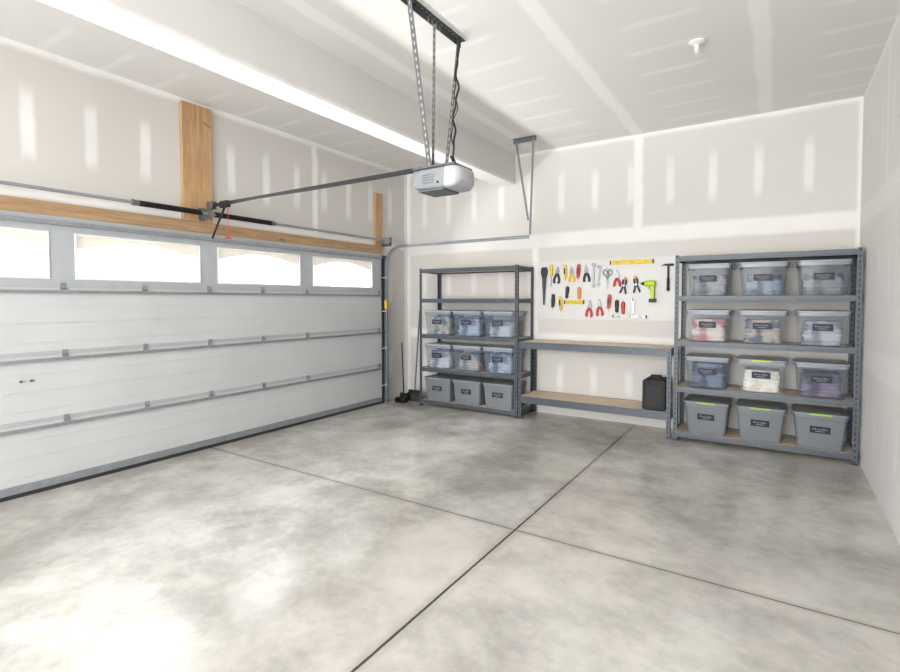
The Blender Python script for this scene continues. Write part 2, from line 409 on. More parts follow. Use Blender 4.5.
def strap(name, p0, p1, mat, parent, w=0.032, spin=0):
    p0, p1 = Vector(p0), Vector(p1); d = p1 - p0; L = d.length
    g = G().box(-w / 2, w / 2, -0.0035, 0, 0, L).box(-w / 2, -w / 2 + 0.0035, 0, w * 0.8, 0, L)
    o = part(name, g, mat, parent)
    o.rotation_mode = 'QUATERNION'
    o.rotation_quaternion = Vector((0, 0, 1)).rotation_difference(d.normalized()) @ Quaternion((0, 0, 1), spin)
    o.location = p0; return o
hang = thing('track_hanger', 'punched galvanised angle hanger between ceiling and door track', 'bracket')
part('ceiling_angle', G().box(-2.58, -2.30, TY - 0.02, TY + 0.02, H - 0.004, H).box(-2.58, -2.30, TY + 0.016, TY + 0.02, H - 0.05, H - 0.004), M_galvd, hang)
strap('hanger_strut', (-2.365, TY + 0.01, 2.14), (-2.33, TY + 0.01, H - 0.005), M_punchg, hang, w=0.026)
strap('hanger_strut', (-2.39, TY + 0.016, 2.30), (-2.55, TY + 0.016, H - 0.005), M_punchg, hang, w=0.026)

# ---------------------------------------------------------------- torsion shaft
tors = thing('torsion_spring_assembly', 'steel torsion shaft with two black coil springs above the door', 'torsion spring')
SX, SZ = -4.42, 2.195
part('shaft', G().cyl((SX, 0.2, SZ), (SX, 5.33, SZ), 0.013), M_galv, tors, smooth=True)
for y0, y1 in ((2.13, 2.67), (2.80, 3.42)):
    pts = []; turns = int((y1 - y0) / 0.011)
    for i in range(turns * 8 + 1):
        a = 2 * math.pi * i / 8; yy = y0 + (y1 - y0) * i / (turns * 8)
        pts.append((SX + 0.021 * math.cos(a), yy, SZ + 0.021 * math.sin(a)))
    part('coil_spring', G().tube(pts, 0.0045, 5), M_spring, tors, smooth=True, label='black coil spring')
    e = y0 if y0 < 2.5 else y1
    part('winding_cone', G().lathe((SX, e - 0.05 if y0 < 2.5 else e, SZ), (0, 1, 0), [(0, 0.026), (0.05, 0.022)]), M_galvd, tors)
g = G().box(WX0 + 0.04, SX + 0.02, 2.727, 2.733, SZ - 0.045, SZ + 0.04).box(WX0 + 0.04, WX0 + 0.045, 2.70, 2.76, SZ - 0.06, SZ + 0.06)
part('centre_bracket', g, M_galvd, tors)
for y in (5.33,):
    part('cable_drum', G().lathe((SX, y - 0.10, SZ), (0, 1, 0), [(0, 0.045), (0.01, 0.045), (0.011, 0.036), (0.05, 0.036), (0.051, 0.048), (0.06, 0.048)]), M_galv, tors, smooth=True)
    part('end_bracket', G().box(WX0 + 0.002, SX + 0.03, y, y + 0.006, SZ - 0.07, SZ + 0.05), M_galvd, tors)
    part('lift_cable', G().tube([(SX - 0.04, y - 0.07, SZ), (SX - 0.045, y - 0.06, 0.1)], 0.002, 5), M_galvd, tors)

# ---------------------------------------------------------------- opener
op = thing('garage_door_opener', 'grey and white motor unit hung from punched steel straps', 'garage door opener', (0, 0, 0))
OY = 2.80
g = G()
def ringx(x, wy, z0, z1, r=0.02):
    pts = []
    for sy, sz, a0 in ((1, 1, 0), (-1, 1, 90), (-1, -1, 180), (1, -1, 270)):
        for i in range(5):
            t = math.radians(a0 + 90 * i / 4)
            pts.append(Vector((x, OY + sy * (wy / 2 - r) + r * math.cos(t), (z0 + z1) / 2 + sz * ((z1 - z0) / 2 - r) + r * math.sin(t))))
    return pts
g.loft([ringx(-2.045, 0.18, 2.155, 2.238), ringx(-2.03, 0.21, 2.132, 2.246), ringx(-1.96, 0.225, 2.120, 2.248), ringx(-1.80, 0.23, 2.115, 2.248), ringx(-1.785, 0.225, 2.12, 2.243)])
part('motor_housing', g, simple('opener_grey', (0.24, 0.25, 0.265), 0.45), op, smooth=True, label='grey motor housing')
M_lens = simple('frosted_lens', (0.40, 0.415, 0.43), 0.35, 0, 0.03)
g = G(); g.loft([ringx(-1.79, 0.22, 2.125, 2.243), ringx(-1.78, 0.237, 2.113, 2.249), ringx(-1.72, 0.232, 2.117, 2.248), ringx(-1.69, 0.205, 2.135, 2.241, 0.025), ringx(-1.675, 0.16, 2.155, 2.225)])
part('light_lens', g, M_lens, op, smooth=True, label='frosted white light cover')
part('top_plate', G().box(-2.03, -1.71, OY - 0.115, OY + 0.115, 2.249, 2.262), M_galvd, op, bevel=0.003)
part('base_plate', G().box(-2.00, -1.80, OY - 0.095, OY + 0.095, 2.105, 2.118), M_galvd, op, bevel=0.003, label='dark grey underside plate')
g = G()
for i in range(4): g.box(-1.95, -1.86, OY - 0.1165, OY - 0.1140, 2.150 + i * 0.017, 2.156 + i * 0.017)
part('vent', g, M_galvd, op, label='dark grey vent slots')
part('control_button', G().cyl((-1.83, OY - 0.112, 2.15), (-1.83, OY - 0.120, 2.15), 0.008), M_black, op)
part('rail', G().box(-4.45, -1.98, OY - 0.011, OY + 0.011, 2.268, 2.296), simple('dark_rail', (0.018, 0.018, 0.021), 0.75, 0.0), op, label='dark steel drive rail')
part('header_bracket', G().box(WX0 + 0.041, -4.42, OY - 0.02, OY - 0.015, 2.25, 2.32).box(WX0 + 0.041, -4.42, OY + 0.015, OY + 0.02, 2.25, 2.32), M_galvd, op)
part('trolley', G().box(-4.32, -4.20, OY - 0.02, OY + 0.02, 2.245, 2.305), M_black, op, bevel=0.004)
part('door_arm', G().tube([(-4.27, OY, 2.24), (-4.36, OY, 2.12), (-4.48, OY, 1.96)], 0.010, 8), M_black, op)
part('release_cord', G().tube([(-4.22, OY, 2.25), (-4.215, OY, 2.1), (-4.22, OY, 1.97)], 0.003, 6), M_red, op, label='red release cord')
part('release_handle', G().cyl((-4.22, OY - 0.03, 1.965), (-4.22, OY + 0.03, 1.965), 0.007), M_red, op, smooth=True)
part('ceiling_angle', G().box(-1.93, -1.89, 2.44, 3.12, H - 0.004, H).box(-1.93, -1.926, 2.44, 3.12, H - 0.042, H - 0.004), M_punchx, op, label='dark punched ceiling angle')
strap('hanging_strap', (-1.91, 2.71, 2.256), (-1.905, 2.49, H - 0.005), M_punch, op, w=0.034)
strap('hanging_strap', (-1.91, 2.75, 2.256), (-1.905, 2.76, H - 0.045), M_punch, op, w=0.018)
strap('hanging_strap', (-1.91, 2.90, 2.256), (-1.905, 3.06, H - 0.005), M_punch, op, w=0.024)
def cord(seed, amp, r, y_off):
    rnd = random.Random(seed); ph = [rnd.uniform(0, 6) for _ in range(4)]; pts = []
    for i in range(90):
        t = i / 89; e = math.sin(math.pi * min(1, t * 1.02))
        pts.append((-1.885 + amp * e * (math.sin(t * 17 + ph[0]) + 0.5 * math.sin(t * 41 + ph[1])), 3.03 + y_off - 0.09 * t + amp * e * (math.cos(t * 21 + ph[2]) + 0.5 * math.sin(t * 37 + ph[3])), H - 0.01 - t * (H - 2.27)))
    part('power_cord', G().tube(pts, r, 6), M_black, op, smooth=True, label='black loosely tangled power cord')
cord(1, 0.010, 0.007, 0.0); cord(2, 0.014, 0.004, -0.01)
pts = [(-1.87 + 0.01 * math.sin(i * .9), 2.94 + 0.03 * math.cos(i * 0.5), 2.27 + 0.10 * abs(math.sin(i * 0.25))) for i in range(40)]
part('power_cord', G().tube(pts, 0.005, 6), M_black, op, smooth=True, label='black looped cord')

# ---------------------------------------------------------------- ceiling sprinkler
sp = thing('sprinkler_head', 'small white fire sprinkler head on an unpainted ceiling', 'sprinkler', (-0.52, 4.03, H))
part('escutcheon', G().lathe((0, 0, 0), (0, 0, -1), [(0, 0.055), (0.006, 0.055), (0.016, 0.035), (0.02, 0.02)]), M_white, sp, smooth=True)
part('nozzle', G().lathe((0, 0, -0.018), (0, 0, -1), [(0, 0.016), (0.03, 0.016), (0.035, 0.010), (0.05, 0.008)]).cyl((-0.014, 0, -0.04), (-0.004, 0, -0.085), 0.004).cyl((0.014, 0, -0.04), (0.004, 0, -0.085), 0.004), M_white, sp, smooth=True)
part('deflector', G().lathe((0, 0, -0.085), (0, 0, -1), [(0, 0.03), (0.003, 0.03)]), M_white, sp)

# ---------------------------------------------------------------- shelving units
LEV = [0.085, 0.535, 0.99, 1.435, 1.825]
def shelving(name, label, x0, x1, y0, y1, levels, height, extra=0.012):
    u = thing(name, label, 'shelving unit', ((x0 + x1) / 2, (y0 + y1) / 2, 0))
    w, d = (x1 - x0) / 2, (y1 - y0) / 2; t = 0.003; a = 0.038
    for sx in (-1, 1):
        for sy in (-1, 1):
            X, Y = sx * w, sy * d
            g = G().box(min(X, X - sx * a), max(X, X - sx * a), min(Y, Y - sy * t), max(Y, Y - sy * t), 0.006, height)
            g.box(min(X, X - sx * t), max(X, X - sx * t), min(Y - sy * t, Y - sy * a), max(Y - sy * t, Y - sy * a), 0.006, height)
            part('post', g, M_post, u)
            part('foot_cap', G().box(min(X + sx * .002, X - sx * a), max(X + sx * .002, X - sx * a), min(Y + sy * .002, Y - sy * a), max(Y + sy * .002, Y - sy * a), 0, 0.014), M_black, u)
    for z in levels:
        for sy in (-1, 1):
            Y = sy * (d - t); g = G()
            g.box(-w + t, w - t, min(Y, Y - sy * 0.004), max(Y, Y - sy * 0.004), z - 0.042, z + 0.006)
            g.box(-w + t, w - t, min(Y, Y - sy * 0.03), max(Y, Y - sy * 0.03), z - 0.030, z - 0.026)
            g.box(-w + t, w - t, min(Y, Y - sy * 0.012), max(Y, Y - sy * 0.012), z - 0.044, z - 0.040)
            part('shelf_beam', g, M_shelf, u, bevel=0.001)
        for sx in (-1, 1):
            X = sx * (w - t); g = G()
            g.box(min(X, X - sx * 0.004), max(X, X - sx * 0.004), -d + 0.01, d - 0.01, z - 0.042, z + 0.006)
            g.box(min(X, X - sx * 0.03), max(X, X - sx * 0.03), -d + 0.01, d - 0.01, z - 0.030, z - 0.026)
            part('shelf_beam', g, M_shelf, u)
        part('shelf_board', G().box(-w + 0.012, w - 0.012, -d + 0.012, d - 0.012, z - 0.026, z), M_deck, u, label='tan particle board shelf')
    return u
RX0, RX1, SY0, SY1 = -0.86, 0.588, 5.425, 5.885
LX0, LX1 = -3.99, -2.565
shelving('shelving_unit', 'tall slate-grey steel shelving unit filled with bins in the corner', RX0, RX1, SY0, SY1, LEV, 1.84)
LEVL = [0.075, 0.50, 0.94, 1.41, 1.80]
shelving('shelving_unit', 'tall slate-grey steel shelving unit with two empty upper shelves', LX0, LX1, SY0, SY1, LEVL, 1.815)
# workbench between
BX0, BX1 = -2.555, -0.885
wb = thing('workbench', 'low slate-grey steel workbench with particle board top and lower shelf', 'workbench', ((BX0 + BX1) / 2, (SY0 + SY1) / 2, 0))
w, d = (BX1 - BX0) / 2, (SY1 - SY0) / 2
for sx in (-1, 1):
    for sy in (-1, 1):
        X, Y = sx * w, sy * d; a = 0.038; t = 0.003
        g = G().box(min(X, X - sx * a), max(X, X - sx * a), min(Y, Y - sy * t), max(Y, Y - sy * t), 0, 0.90)
        g.box(min(X, X - sx * t), max(X, X - sx * t), min(Y - sy * t, Y - sy * a), max(Y - sy * t, Y - sy * a), 0, 0.90)
        part('leg', g, M_post, wb)
for z in (0.27, 0.91):
    for sy in (-1, 1):
        Y = sy * (d - t)
        part('shelf_beam', G().box(-w + t, w - t, min(Y, Y - sy * 0.005), max(Y, Y - sy * 0.005), z - 0.075, z + 0.002).box(-w + t, w - t, min(Y, Y - sy * 0.03), max(Y, Y - sy * 0.03), z - 0.024, z - 0.020).box(-w+t, w-t, min(Y, Y - sy * 0.014), max(Y, Y - sy * 0.014), z - 0.078, z - 0.073), M_shelf, wb, bevel=0.001)
    for sx in (-1, 1):
        X = sx * (w - t)
        part('shelf_beam', G().box(min(X, X - sx * 0.005), max(X, X - sx * 0.005), -d + 0.01, d - 0.01, z - 0.075, z + 0.002), M_shelf, wb)
    part('worktop' if z > 0.5 else 'shelf_board', G().box(-w + 0.01, w - 0.01, -d + 0.010, d - 0.010, z - 0.020, z), M_deck, wb, label='tan particle board surface')

# ---------------------------------------------------------------- bins
M_clear = simple('clear_plastic', (0.45, 0.485, 0.53), 0.16, 0, 0.06, 4, alpha=0.20)
M_smoke = simple('smoky_plastic', (0.19, 0.225, 0.28), 0.16, 0, 0.08, 4, alpha=0.32)
M_bluegrey = simple('bluegrey_plastic', (0.27, 0.33, 0.41), 0.18, 0, 0.08, 4, alpha=0.32)
M_rim = simple('milky_rim_plastic', (0.27, 0.30, 0.345), 0.3, 0, 0.04, 5, alpha=0.85)
M_greybin = simple('grey_plastic', (0.17, 0.185, 0.20), 0.45, 0, 0.05, 5)
M_greylid = simple('grey_lid_plastic', (0.21, 0.23, 0.245), 0.45, 0, 0.05, 5)
M_paleld = simple('grey_translucent_lid', (0.31, 0.34, 0.385), 0.3, 0, 0.05, 5, alpha=0.85)
M_bluelid = simple('pale_blue_lid_plastic', (0.42, 0.48, 0.56), 0.3, 0, 0.05, 5, alpha=0.85)
M_label = simple('dark_label', (0.010, 0.015, 0.035), 0.55)
M_script = simple('white_label_print', (0.6, 0.6, 0.62), 0.6)
def make_bin(label, w, dpt, h, mb, ml, mh, has_label=True, group=None, hw=0.075, rim=None, tp=0.048):
    u = thing('storage_bin', label, 'storage bin', (0, 0, 0), group=group)
    r = 0.03
    g = G(); g.rloft([(0, w - tp - 0.012, dpt - tp - 0.012, r), (0.006, w - tp, dpt - tp, r), (h * 0.84, w - 0.014, dpt - 0.014, r)], True, False)
    part('bin_body', g, mb, u, smooth=True)
    g = G(); g.rloft([(h * 0.84, w - 0.012, dpt - 0.012, r), (h * 0.85, w - 0.002, dpt - 0.002, r), (h - 0.018, w - 0.000, dpt - 0.000, r), (h - 0.018, w - 0.02, dpt - 0.02, r), (h * 0.84, w - 0.020, dpt - 0.020, r)], False, False)
    part('rim', g, rim or mb, u, smooth=True, label='thicker bin rim')
    g = G(); g.rloft([(h - 0.020, w + 0.003, dpt + 0.003, r), (h - 0.016, w + 0.010, dpt + 0.010, r), (h - 0.005, w + 0.010, dpt + 0.010, r), (h - 0.002, w - 0.01, dpt - 0.01, r), (h - 0.005, w - 0.04, dpt - 0.04, r), (h + 0.001, w - 0.07, dpt - 0.07, r)], True, True)
    part('lid', g, ml, u, smooth=True)
    for sx in (-1, 1):
        part('latch', G().box(min(sx * (w / 2 + 0.005), sx * (w / 2 + 0.014)), max(sx * (w / 2 + 0.005), sx * (w / 2 + 0.014)), -0.06, 0.06, h - 0.055, h - 0.006), ml, u, bevel=0.003)
    g = G().box(-hw, hw, -dpt / 2 - 0.012, -dpt / 2 - 0.005, h - 0.022, h - 0.004)
    part('handle', g, mh, u, bevel=0.003)
    if has_label:
        zc = h * 0.54; sl = (tp / 2 - 0.007) / (h * 0.84); ang = math.atan(sl)
        yf = -(dpt - tp) / 2 - sl * zc - 0.001
        part('label_card', G().box(-0.074, 0.074, -0.0015, 0.001, -0.030, 0.030), M_label, u, loc=(0.0, yf - 0.004, zc), rot=(ang, 0, 0), label='dark label card')
        g = G()
        x = -0.054
        rr_ = random.Random(3)
        while x < 0.050:
            ww = rr_.uniform(0.005, 0.010); hh = rr_.choice((0.007, 0.009, 0.013)); g.box(x, x + ww * 0.3, -0.0025, -0.0015, 0.002, 0.002 + hh); g.box(x, x + ww, -0.0025, -0.0015, 0.002, 0.0035); x += ww + 0.004
        g.box(-0.035, 0.035, -0.0025, -0.0015, -0.014, -0.012)
        part('label_print', g, M_script, u, loc=(0.0, yf - 0.004, zc), rot=(ang, 0, 0), label='white print')
    return u
def cloth(name, label, cat, c0, c1, w, d, h, loc, seed):
    """a stack of folded layers with rounded edges"""
    rnd = random.Random(seed); g = G(); rings = []
    L = 6
    for i in range(L):
        z0, z1 = h * i / L, h * (i + 1) / L; k = rnd.uniform(0.92, 1.0)
        dz = rnd.uniform(-.003, .003)
        for q, kk in ((0.08, 0.965), (0.3, 1.0), (0.7, 1.0), (0.92, 0.965)):
            rings.append([p + Vector((0.004 * math.sin(p.y * 20 + i), 0.004 * math.sin(p.x * 22 + i), (dz + 0.004 * math.sin(p.x * 16 + seed)) if i else 0)) for p in g.rr(w * k * kk, d * k * kk, 0.045, z0 + (z1 - z0) * q)])
    g.loft(rings)
    o = part(name, g, patterned(name + '_fabric', c0, c1, rnd.uniform(5, 11)), None, smooth=True); o.location = loc
    o['label'] = label; o['category'] = cat; return o

YC = (SY0 + SY1) / 2 - 0.005
RC = [-0.57, -0.12, 0.33]; LC = [-3.735, -3.29, -2.845]
W_, D_, H_ = 0.385, 0.40, 0.318
G1 = 'lidded bins on the steel shelving'
smoke = make_bin('smoky', W_, D_, H_, M_smoke, M_paleld, M_paleld, group=G1, rim=M_rim)
clear = make_bin('clear', W_, D_, H_, M_clear, M_paleld, M_paleld, group=G1, rim=M_rim)
bgrey = make_bin('blue-grey', 0.41, D_, 0.325, M_bluegrey, M_bluelid, M_bluelid, group=G1, rim=M_rim)
grey = make_bin('grey', W_ + 0.01, D_, 0.325, M_greybin, M_greylid, M_limed, has_label=True, group=G1, hw=0.08, tp=0.065)
greyl = make_bin('grey', 0.41, D_, 0.31, M_greybin, M_greylid, M_rim, has_label=True, group=G1, hw=0.12)
clearl = make_bin('clear', W_ + 0.01, D_, H_, M_clear, M_paleld, M_lime, group=G1, rim=M_rim)
def place(proto, locs_labels):
    used = False
    for loc, lab in locs_labels:
        if not used: proto.location = loc; used = True; proto['label'] = lab
        else: clone(proto, loc, label=lab)
place(smoke, [((RC[i], YC, LEV[3]), 'smoky translucent storage bin with dark label on a high shelf') for i in range(3)] +
      [((RC[0], YC, LEV[1]), 'smoky blue-grey storage bin with dark label'), ((RC[2], YC, LEV[1]), 'smoky storage bin with purple fabric inside')])
place(clear, [((RC[0], YC, LEV[2]), 'clear storage bin holding red and white patterned fabric'), ((RC[1], YC, LEV[2]), 'clear storage bin holding grey fabric'), ((RC[2], YC, LEV[2]), 'clear storage bin holding pale grey fabric')])
place(clearl, [((RC[1], YC, LEV[1]), 'clear storage bin with lime handle holding white cloth')])
place(grey, [((RC[i], YC, LEV[0]), 'opaque grey storage bin with lime green handle') for i in range(3)])
place(bgrey, [((LC[i], YC, LEVL[2]), 'blue-grey translucent storage bin on the middle shelf') for i in range(3)] + [((LC[i], YC, LEVL[1]), 'blue-grey translucent storage bin below the middle shelf') for i in range(3)])
place(greyl, [((LC[i], YC, LEVL[0]), 'opaque grey storage bin on the bottom shelf') for i in range(3)])
cols = [('grey', (0.34, 0.35, 0.38), (0.03, 0.03, 0.045)), ('dark blue', (0.32, 0.39, 0.50), (0.025, 0.035, 0.09)), ('grey', (0.38, 0.38, 0.40), (0.04, 0.035, 0.045))]
for i, (n_, c, e) in enumerate(cols): cloth('folded_cloth', f'{n_} folded fabric inside a smoky bin', 'fabric', c, e, 0.30, 0.31, 0.20, (RC[i], YC, LEV[3] + 0.008), i)
cols = [('red and white', (0.70, 0.64, 0.63), (0.44, 0.14, 0.15)), ('warm grey', (0.46, 0.39, 0.34), (0.06, 0.08, 0.14)), ('pale grey', (0.46, 0.49, 0.54), (0.14, 0.18, 0.25))]
for i, (n_, c, e) in enumerate(cols): cloth('folded_cloth', f'{n_} folded fabric inside a clear bin', 'fabric', c, e, 0.30, 0.31, 0.22, (RC[i], YC, LEV[2] + 0.008), 5 + i)
cols = [('dark grey', (0.20, 0.26, 0.36), (0.04, 0.06, 0.11)), ('white', (0.90, 0.88, 0.84), (0.74, 0.68, 0.60)), ('purple', (0.32, 0.24, 0.36), (0.07, 0.06, 0.11))]
for i, (n_, c, e) in enumerate(cols): cloth('folded_cloth', f'{n_} folded fabric inside a bin', 'fabric', c, e, 0.30, 0.31, (0.24, 0.20, 0.21)[i], (RC[i], YC, LEV[1] + 0.008), 9 + i)
tri = [('pale blue', (0.46, 0.55, 0.68), (0.06, 0.10, 0.20)), ('white', (0.66, 0.69, 0.74), (0.11, 0.16, 0.26)), ('tan', (0.48, 0.43, 0.35), (0.09, 0.15, 0.18))]
for k in (1, 2):
    for i in range(3):
        c = tri[(i + k) % 3]
        cloth('folded_cloth', f'{c[0]} folded fabric inside a blue-grey bin', 'fabric', c[1], c[2], 0.32, 0.31, 0.20 + 0.02 * ((i * 2 + k) % 3), (LC[i], YC, LEVL[k] + 0.008), 20 + k * 3 + i)

# ---------------------------------------------------------------- pegboard and tools
PY = WY - 0.014
pb = part('pegboard', G().box(-2.50, -0.93, PY, WY - 0.0004, 1.17, 1.87), pegmat()); pb['label'] = 'white perforated pegboard fixed to the wall above the workbench'; pb['category'] = 'pegboard'
TYY = PY - 0.014
TS = 1.25
def tool(name, label, cat, x, z, rot=0.0, sc=TS):
    u = thing(name, label, cat, (x, TYY, z), (0, rot, 0)); u.scale = (sc, 1.0, sc)
    part('hook', G().tube([(0, 0.0145, 0), (0, -0.016, 0), (0, -0.020, 0.010)], 0.0022, 5), M_chrome, u, label='steel peg hook')
    return u
def screwdriver(x, z, mh, cn, L=0.24, rot=0.0):
    u = tool('screwdriver', f'{cn} handled screwdriver hanging on the pegboard', 'screwdriver', x, z, rot)
    part('handle', G().lathe((0, 0, 0), (0, 0, -1), [(0, 0.009), (0.008, 0.017), (0.05, 0.018), (0.08, 0.014), (0.10, 0.017), (0.11, 0.009)], 10), mh, u, smooth=True)
    part('shank', G().cyl((0, 0, -0.11), (0, 0, -L), 0.005).box(-0.006, 0.006, -0.001, 0.001, -L - 0.01, -L + 0.01), M_chrome, u)
def pliers(x, z, mh, cn, L=0.20, rot=0.0):
    u = tool('pliers', f'{cn} handled steel pliers hanging on the pegboard', 'pliers', x, z, rot)
    for s in (-1, 1):
        part('jaw', G().prism([(0, 0), (s * 0.004, 0.0), (s * 0.017, -0.035), (s * 0.018, -0.055), (s * 0.004, -0.075), (-s * 0.006, -0.07), (0, -0.04)], -0.006, 0.006), M_chrome, u)
        part('grip', G().tube([(s * 0.006, 0, -0.068), (s * 0.020, 0, -0.10), (s * 0.026, 0, -0.13), (s * 0.020, 0, -L)], 0.0115, 8), mh, u, smooth=True)
    part('pivot', G().cyl((0, -0.009, -0.055), (0, 0.009, -0.055), 0.007), M_chrome, u)
def wrench(x, z, L=0.24, rot=0.0, mat=None):
    mat = mat or M_chrome
    u = tool('wrench', 'steel combination wrench hanging on the pegboard', 'wrench', x, z, rot)
    R = 0.022
    top = [(R * math.sin(a), R * math.cos(a)) for a in [math.radians(25 + 310 * i / 16) for i in range(17)]]
    inner = [(-0.008, 0.004), (-0.008, -0.006), (0.008, -0.006), (0.008, 0.004)]
    part('open_jaw', G().prism(top + inner, -0.004, 0.004), mat, u)
    part('shaft', G().box(-0.008, 0.008, -0.003, 0.003, -L + 0.012, -0.015), mat, u)
    part('ring_end', G().lathe((0, -0.005, -L), (0, 1, 0), [(0, 0.017), (0.01, 0.017)], 12), mat, u)
def level(x, z, L, mat, cn, hgt=0.045, rot=0.0):
    u = tool('spirit_level', f'{cn} spirit level held on the pegboard', 'spirit level', x, z, rot, 1.0)
    g = G().box(-L / 2, L / 2, -0.012, 0.013, -hgt / 2, -hgt / 2 + 0.007).box(-L / 2, L / 2, -0.012, 0.013, hgt / 2 - 0.007, hgt / 2).box(-L / 2, L / 2, -0.006, 0.006, -hgt / 2 + 0.007, hgt / 2 - 0.007)
    part('frame', g, mat, u)
    for q in (-L / 2, L / 2): part('end_cap', G().box(q - 0.006, q + 0.006, -0.013, 0.011, -hgt / 2 - 0.001, hgt / 2 + 0.001), M_black, u)
    for q in (-0.33 * L, 0, 0.33 * L): part('vial', G().cyl((q - 0.017, -0.009, 0), (q + 0.017, -0.009, 0), 0.008), M_lime, u, smooth=True)
def hammer(x, z, mh, cn, L=0.32, rot=0.0):
    u = tool('claw_hammer', f'{cn} handled claw hammer hanging on the pegboard', 'hammer', x, z, rot, 1.0)
    g = G().cyl((0.018, 0, 0), (0.052, 0, 0), 0.013).box(-0.02, 0.02, -0.011, 0.011, -0.014, 0.012)
    g.prism([(-0.018, 0.011), (-0.045, 0.008), (-0.072, -0.012), (-0.045, -0.004), (-0.018, -0.010)], -0.010, 0.010)
    part('head', g, M_black if cn == 'black' else M_chrome, u, bevel=0.002)
    part('shaft', G().cyl((0, 0, -0.014), (0, 0, -L * 0.55), 0.010), mh, u, smooth=True)
    part('grip', G().lathe((0, 0, -L * 0.5), (0, 0, -1), [(0, 0.012), (0.02, 0.016), (L * 0.3, 0.014), (L * 0.45, 0.018), (L * 0.5, 0.012)], 12), mh, u, smooth=True)
def saw(x, z):
    u = tool('handsaw', 'black handled handsaw hanging blade down on the pegboard', 'handsaw', x, z, 0, 1.0)
    g = G().prism([(-0.035, 0), (0.035, 0), (0.045, -0.05), (0.03, -0.12), (-0.03, -0.12), (-0.045, -0.06)], -0.01, 0.013)
    part('handle', g, M_black, u, bevel=0.004)
    g = G(); pts = [(-0.03, -0.12), (-0.012, -0.46), (0.004, -0.46)]
    for i in range(24): pts += [(0.006 + i * 0.001, -0.46 + i * 0.0142), (0.010 + i * 0.001, -0.453 + i * 0.0142)]
    pts.append((0.032, -0.12)); g.prism(pts, -0.001, 0.001); part('blade', g, simple('blued_saw_steel', (0.05, 0.05, 0.055), 0.4, 0.4), u)
def knife(x, z, mh, cn, rot=0.0):
    u = tool('utility_knife', f'{cn} utility knife hanging on the pegboard', 'utility knife', x, z, rot)
    part('handle', G().prism([(-0.015, 0), (0.015, 0), (0.020, -0.06), (0.015, -0.12), (-0.011, -0.13), (-0.018, -0.06)], -0.012, 0.012), mh, u, bevel=0.003)
    part('grip_insert', G().box(-0.007, 0.007, -0.015, -0.012, -0.09, -0.03), M_black, u)
    part('blade', G().prism([(-0.006, -0.13), (0.006, -0.12), (0.004, -0.155)], -0.0008, 0.0008), M_chrome, u)
def clamp(x, z, mh, cn, rot=0.0):
    u = tool('spring_clamp', f'{cn} spring clamp hanging on the pegboard', 'clamp', x, z, rot)
    for s in (-1, 1):
        part('arm', G().prism([(s * 0.002, 0), (s * 0.02, -0.02), (s * 0.022, -0.05), (s * 0.012, -0.07), (s * 0.034, -0.14), (s * 0.020, -0.145), (s * 0.000, -0.078), (s * 0.006, -0.045)], -0.011, 0.011), mh, u, bevel=0.002)
    part('spring', G().cyl((0, -0.015, -0.07), (0, 0.011, -0.07), 0.011), M_chrome, u, smooth=True)
    for s in (-1, 1): part('jaw_pad', G().box(min(s*0.001, s * 0.010), max(s*0.001, s * 0.010), -0.012, 0.012, -0.02, -0.002), M_orange, u)
def drill(x, z):
    u = tool('cordless_drill', 'lime green cordless drill with black battery hung on the pegboard', 'drill', x, z, 0, 1.0)
    part('body', G().lathe((0.070, -0.030, 0), (-1, 0, 0), [(0, 0.024), (0.012, 0.034), (0.08, 0.036), (0.105, 0.030), (0.115, 0.022)], 18), M_lime, u, smooth=True)
    part('chuck', G().lathe((-0.045, -0.030, 0), (-1, 0, 0), [(0, 0.020), (0.02, 0.019), (0.032, 0.010), (0.04, 0.006)], 14), M_black, u, smooth=True)
    part('grip', G().prism([(0.008, -0.022), (0.058, -0.022), (0.056, -0.165), (0.020, -0.170), (0.014, -0.080)], -0.046, -0.014), M_lime, u, bevel=0.006)
    part('trigger', G().box(0.000, 0.014, -0.038, -0.022, -0.062, -0.034), M_black, u, bevel=0.003)
    part('battery', G().box(0.002, 0.072, -0.055, 0.010, -0.205, -0.165), M_black, u, bevel=0.006, label='black battery pack')
def snips(x, z, mh, cn, rot=0.0):
    u = tool('scissors', f'{cn} handled scissors hanging on the pegboard', 'scissors', x, z, rot)
    for s in (-1, 1):
        part('blade', G().prism([(0, -0.09), (s * 0.010, -0.09), (s * 0.006, -0.13), (s * 0.001, -0.20)], -0.002 + s * .002, s * .002), M_chrome, u)
        pts = [(s * 0.022 + 0.017 * math.cos(a), 0, -0.035 + 0.026 * math.sin(a)) for a in [2 * math.pi * i / 14 for i in range(15)]]
        part('finger_loop', G().tube(pts, 0.006, 6).tube([(s * 0.016, 0, -0.058), (0, 0, -0.095)], 0.006, 6), mh, u, smooth=True)
saw(-2.42, 1.80)
screwdriver(-2.33, 1.83, M_yellow, 'yellow', 0.20)
pliers(-2.245, 1.80, M_black, 'black', 0.16, 0.1)
knife(-2.16, 1.82, M_yellow, 'yellow', -0.06)
pliers(-2.075, 1.79, M_yellow, 'yellow', 0.14)
knife(-1.985, 1.82, M_red, 'red', 0.08)
pliers(-1.90, 1.80, M_black, 'black', 0.15, -0.05)
wrench(-1.81, 1.81, 0.20); wrench(-1.74, 1.78, 0.16, 0.08)
snips(-1.65, 1.76, M_chrome, 'steel')
level(-1.385, 1.825, 0.46, M_yellow, 'yellow')
knife(-1.62, 1.46, M_red, 'red', 0.1)
pliers(-1.54, 1.73, M_red, 'red', 0.14)
clamp(-1.45, 1.65, M_black, 'black', 0.15); clamp(-1.34, 1.66, M_black, 'black', -0.1)
drill(-1.19, 1.58)
hammer(-1.0, 1.78, M_black, 'black', 0.28)
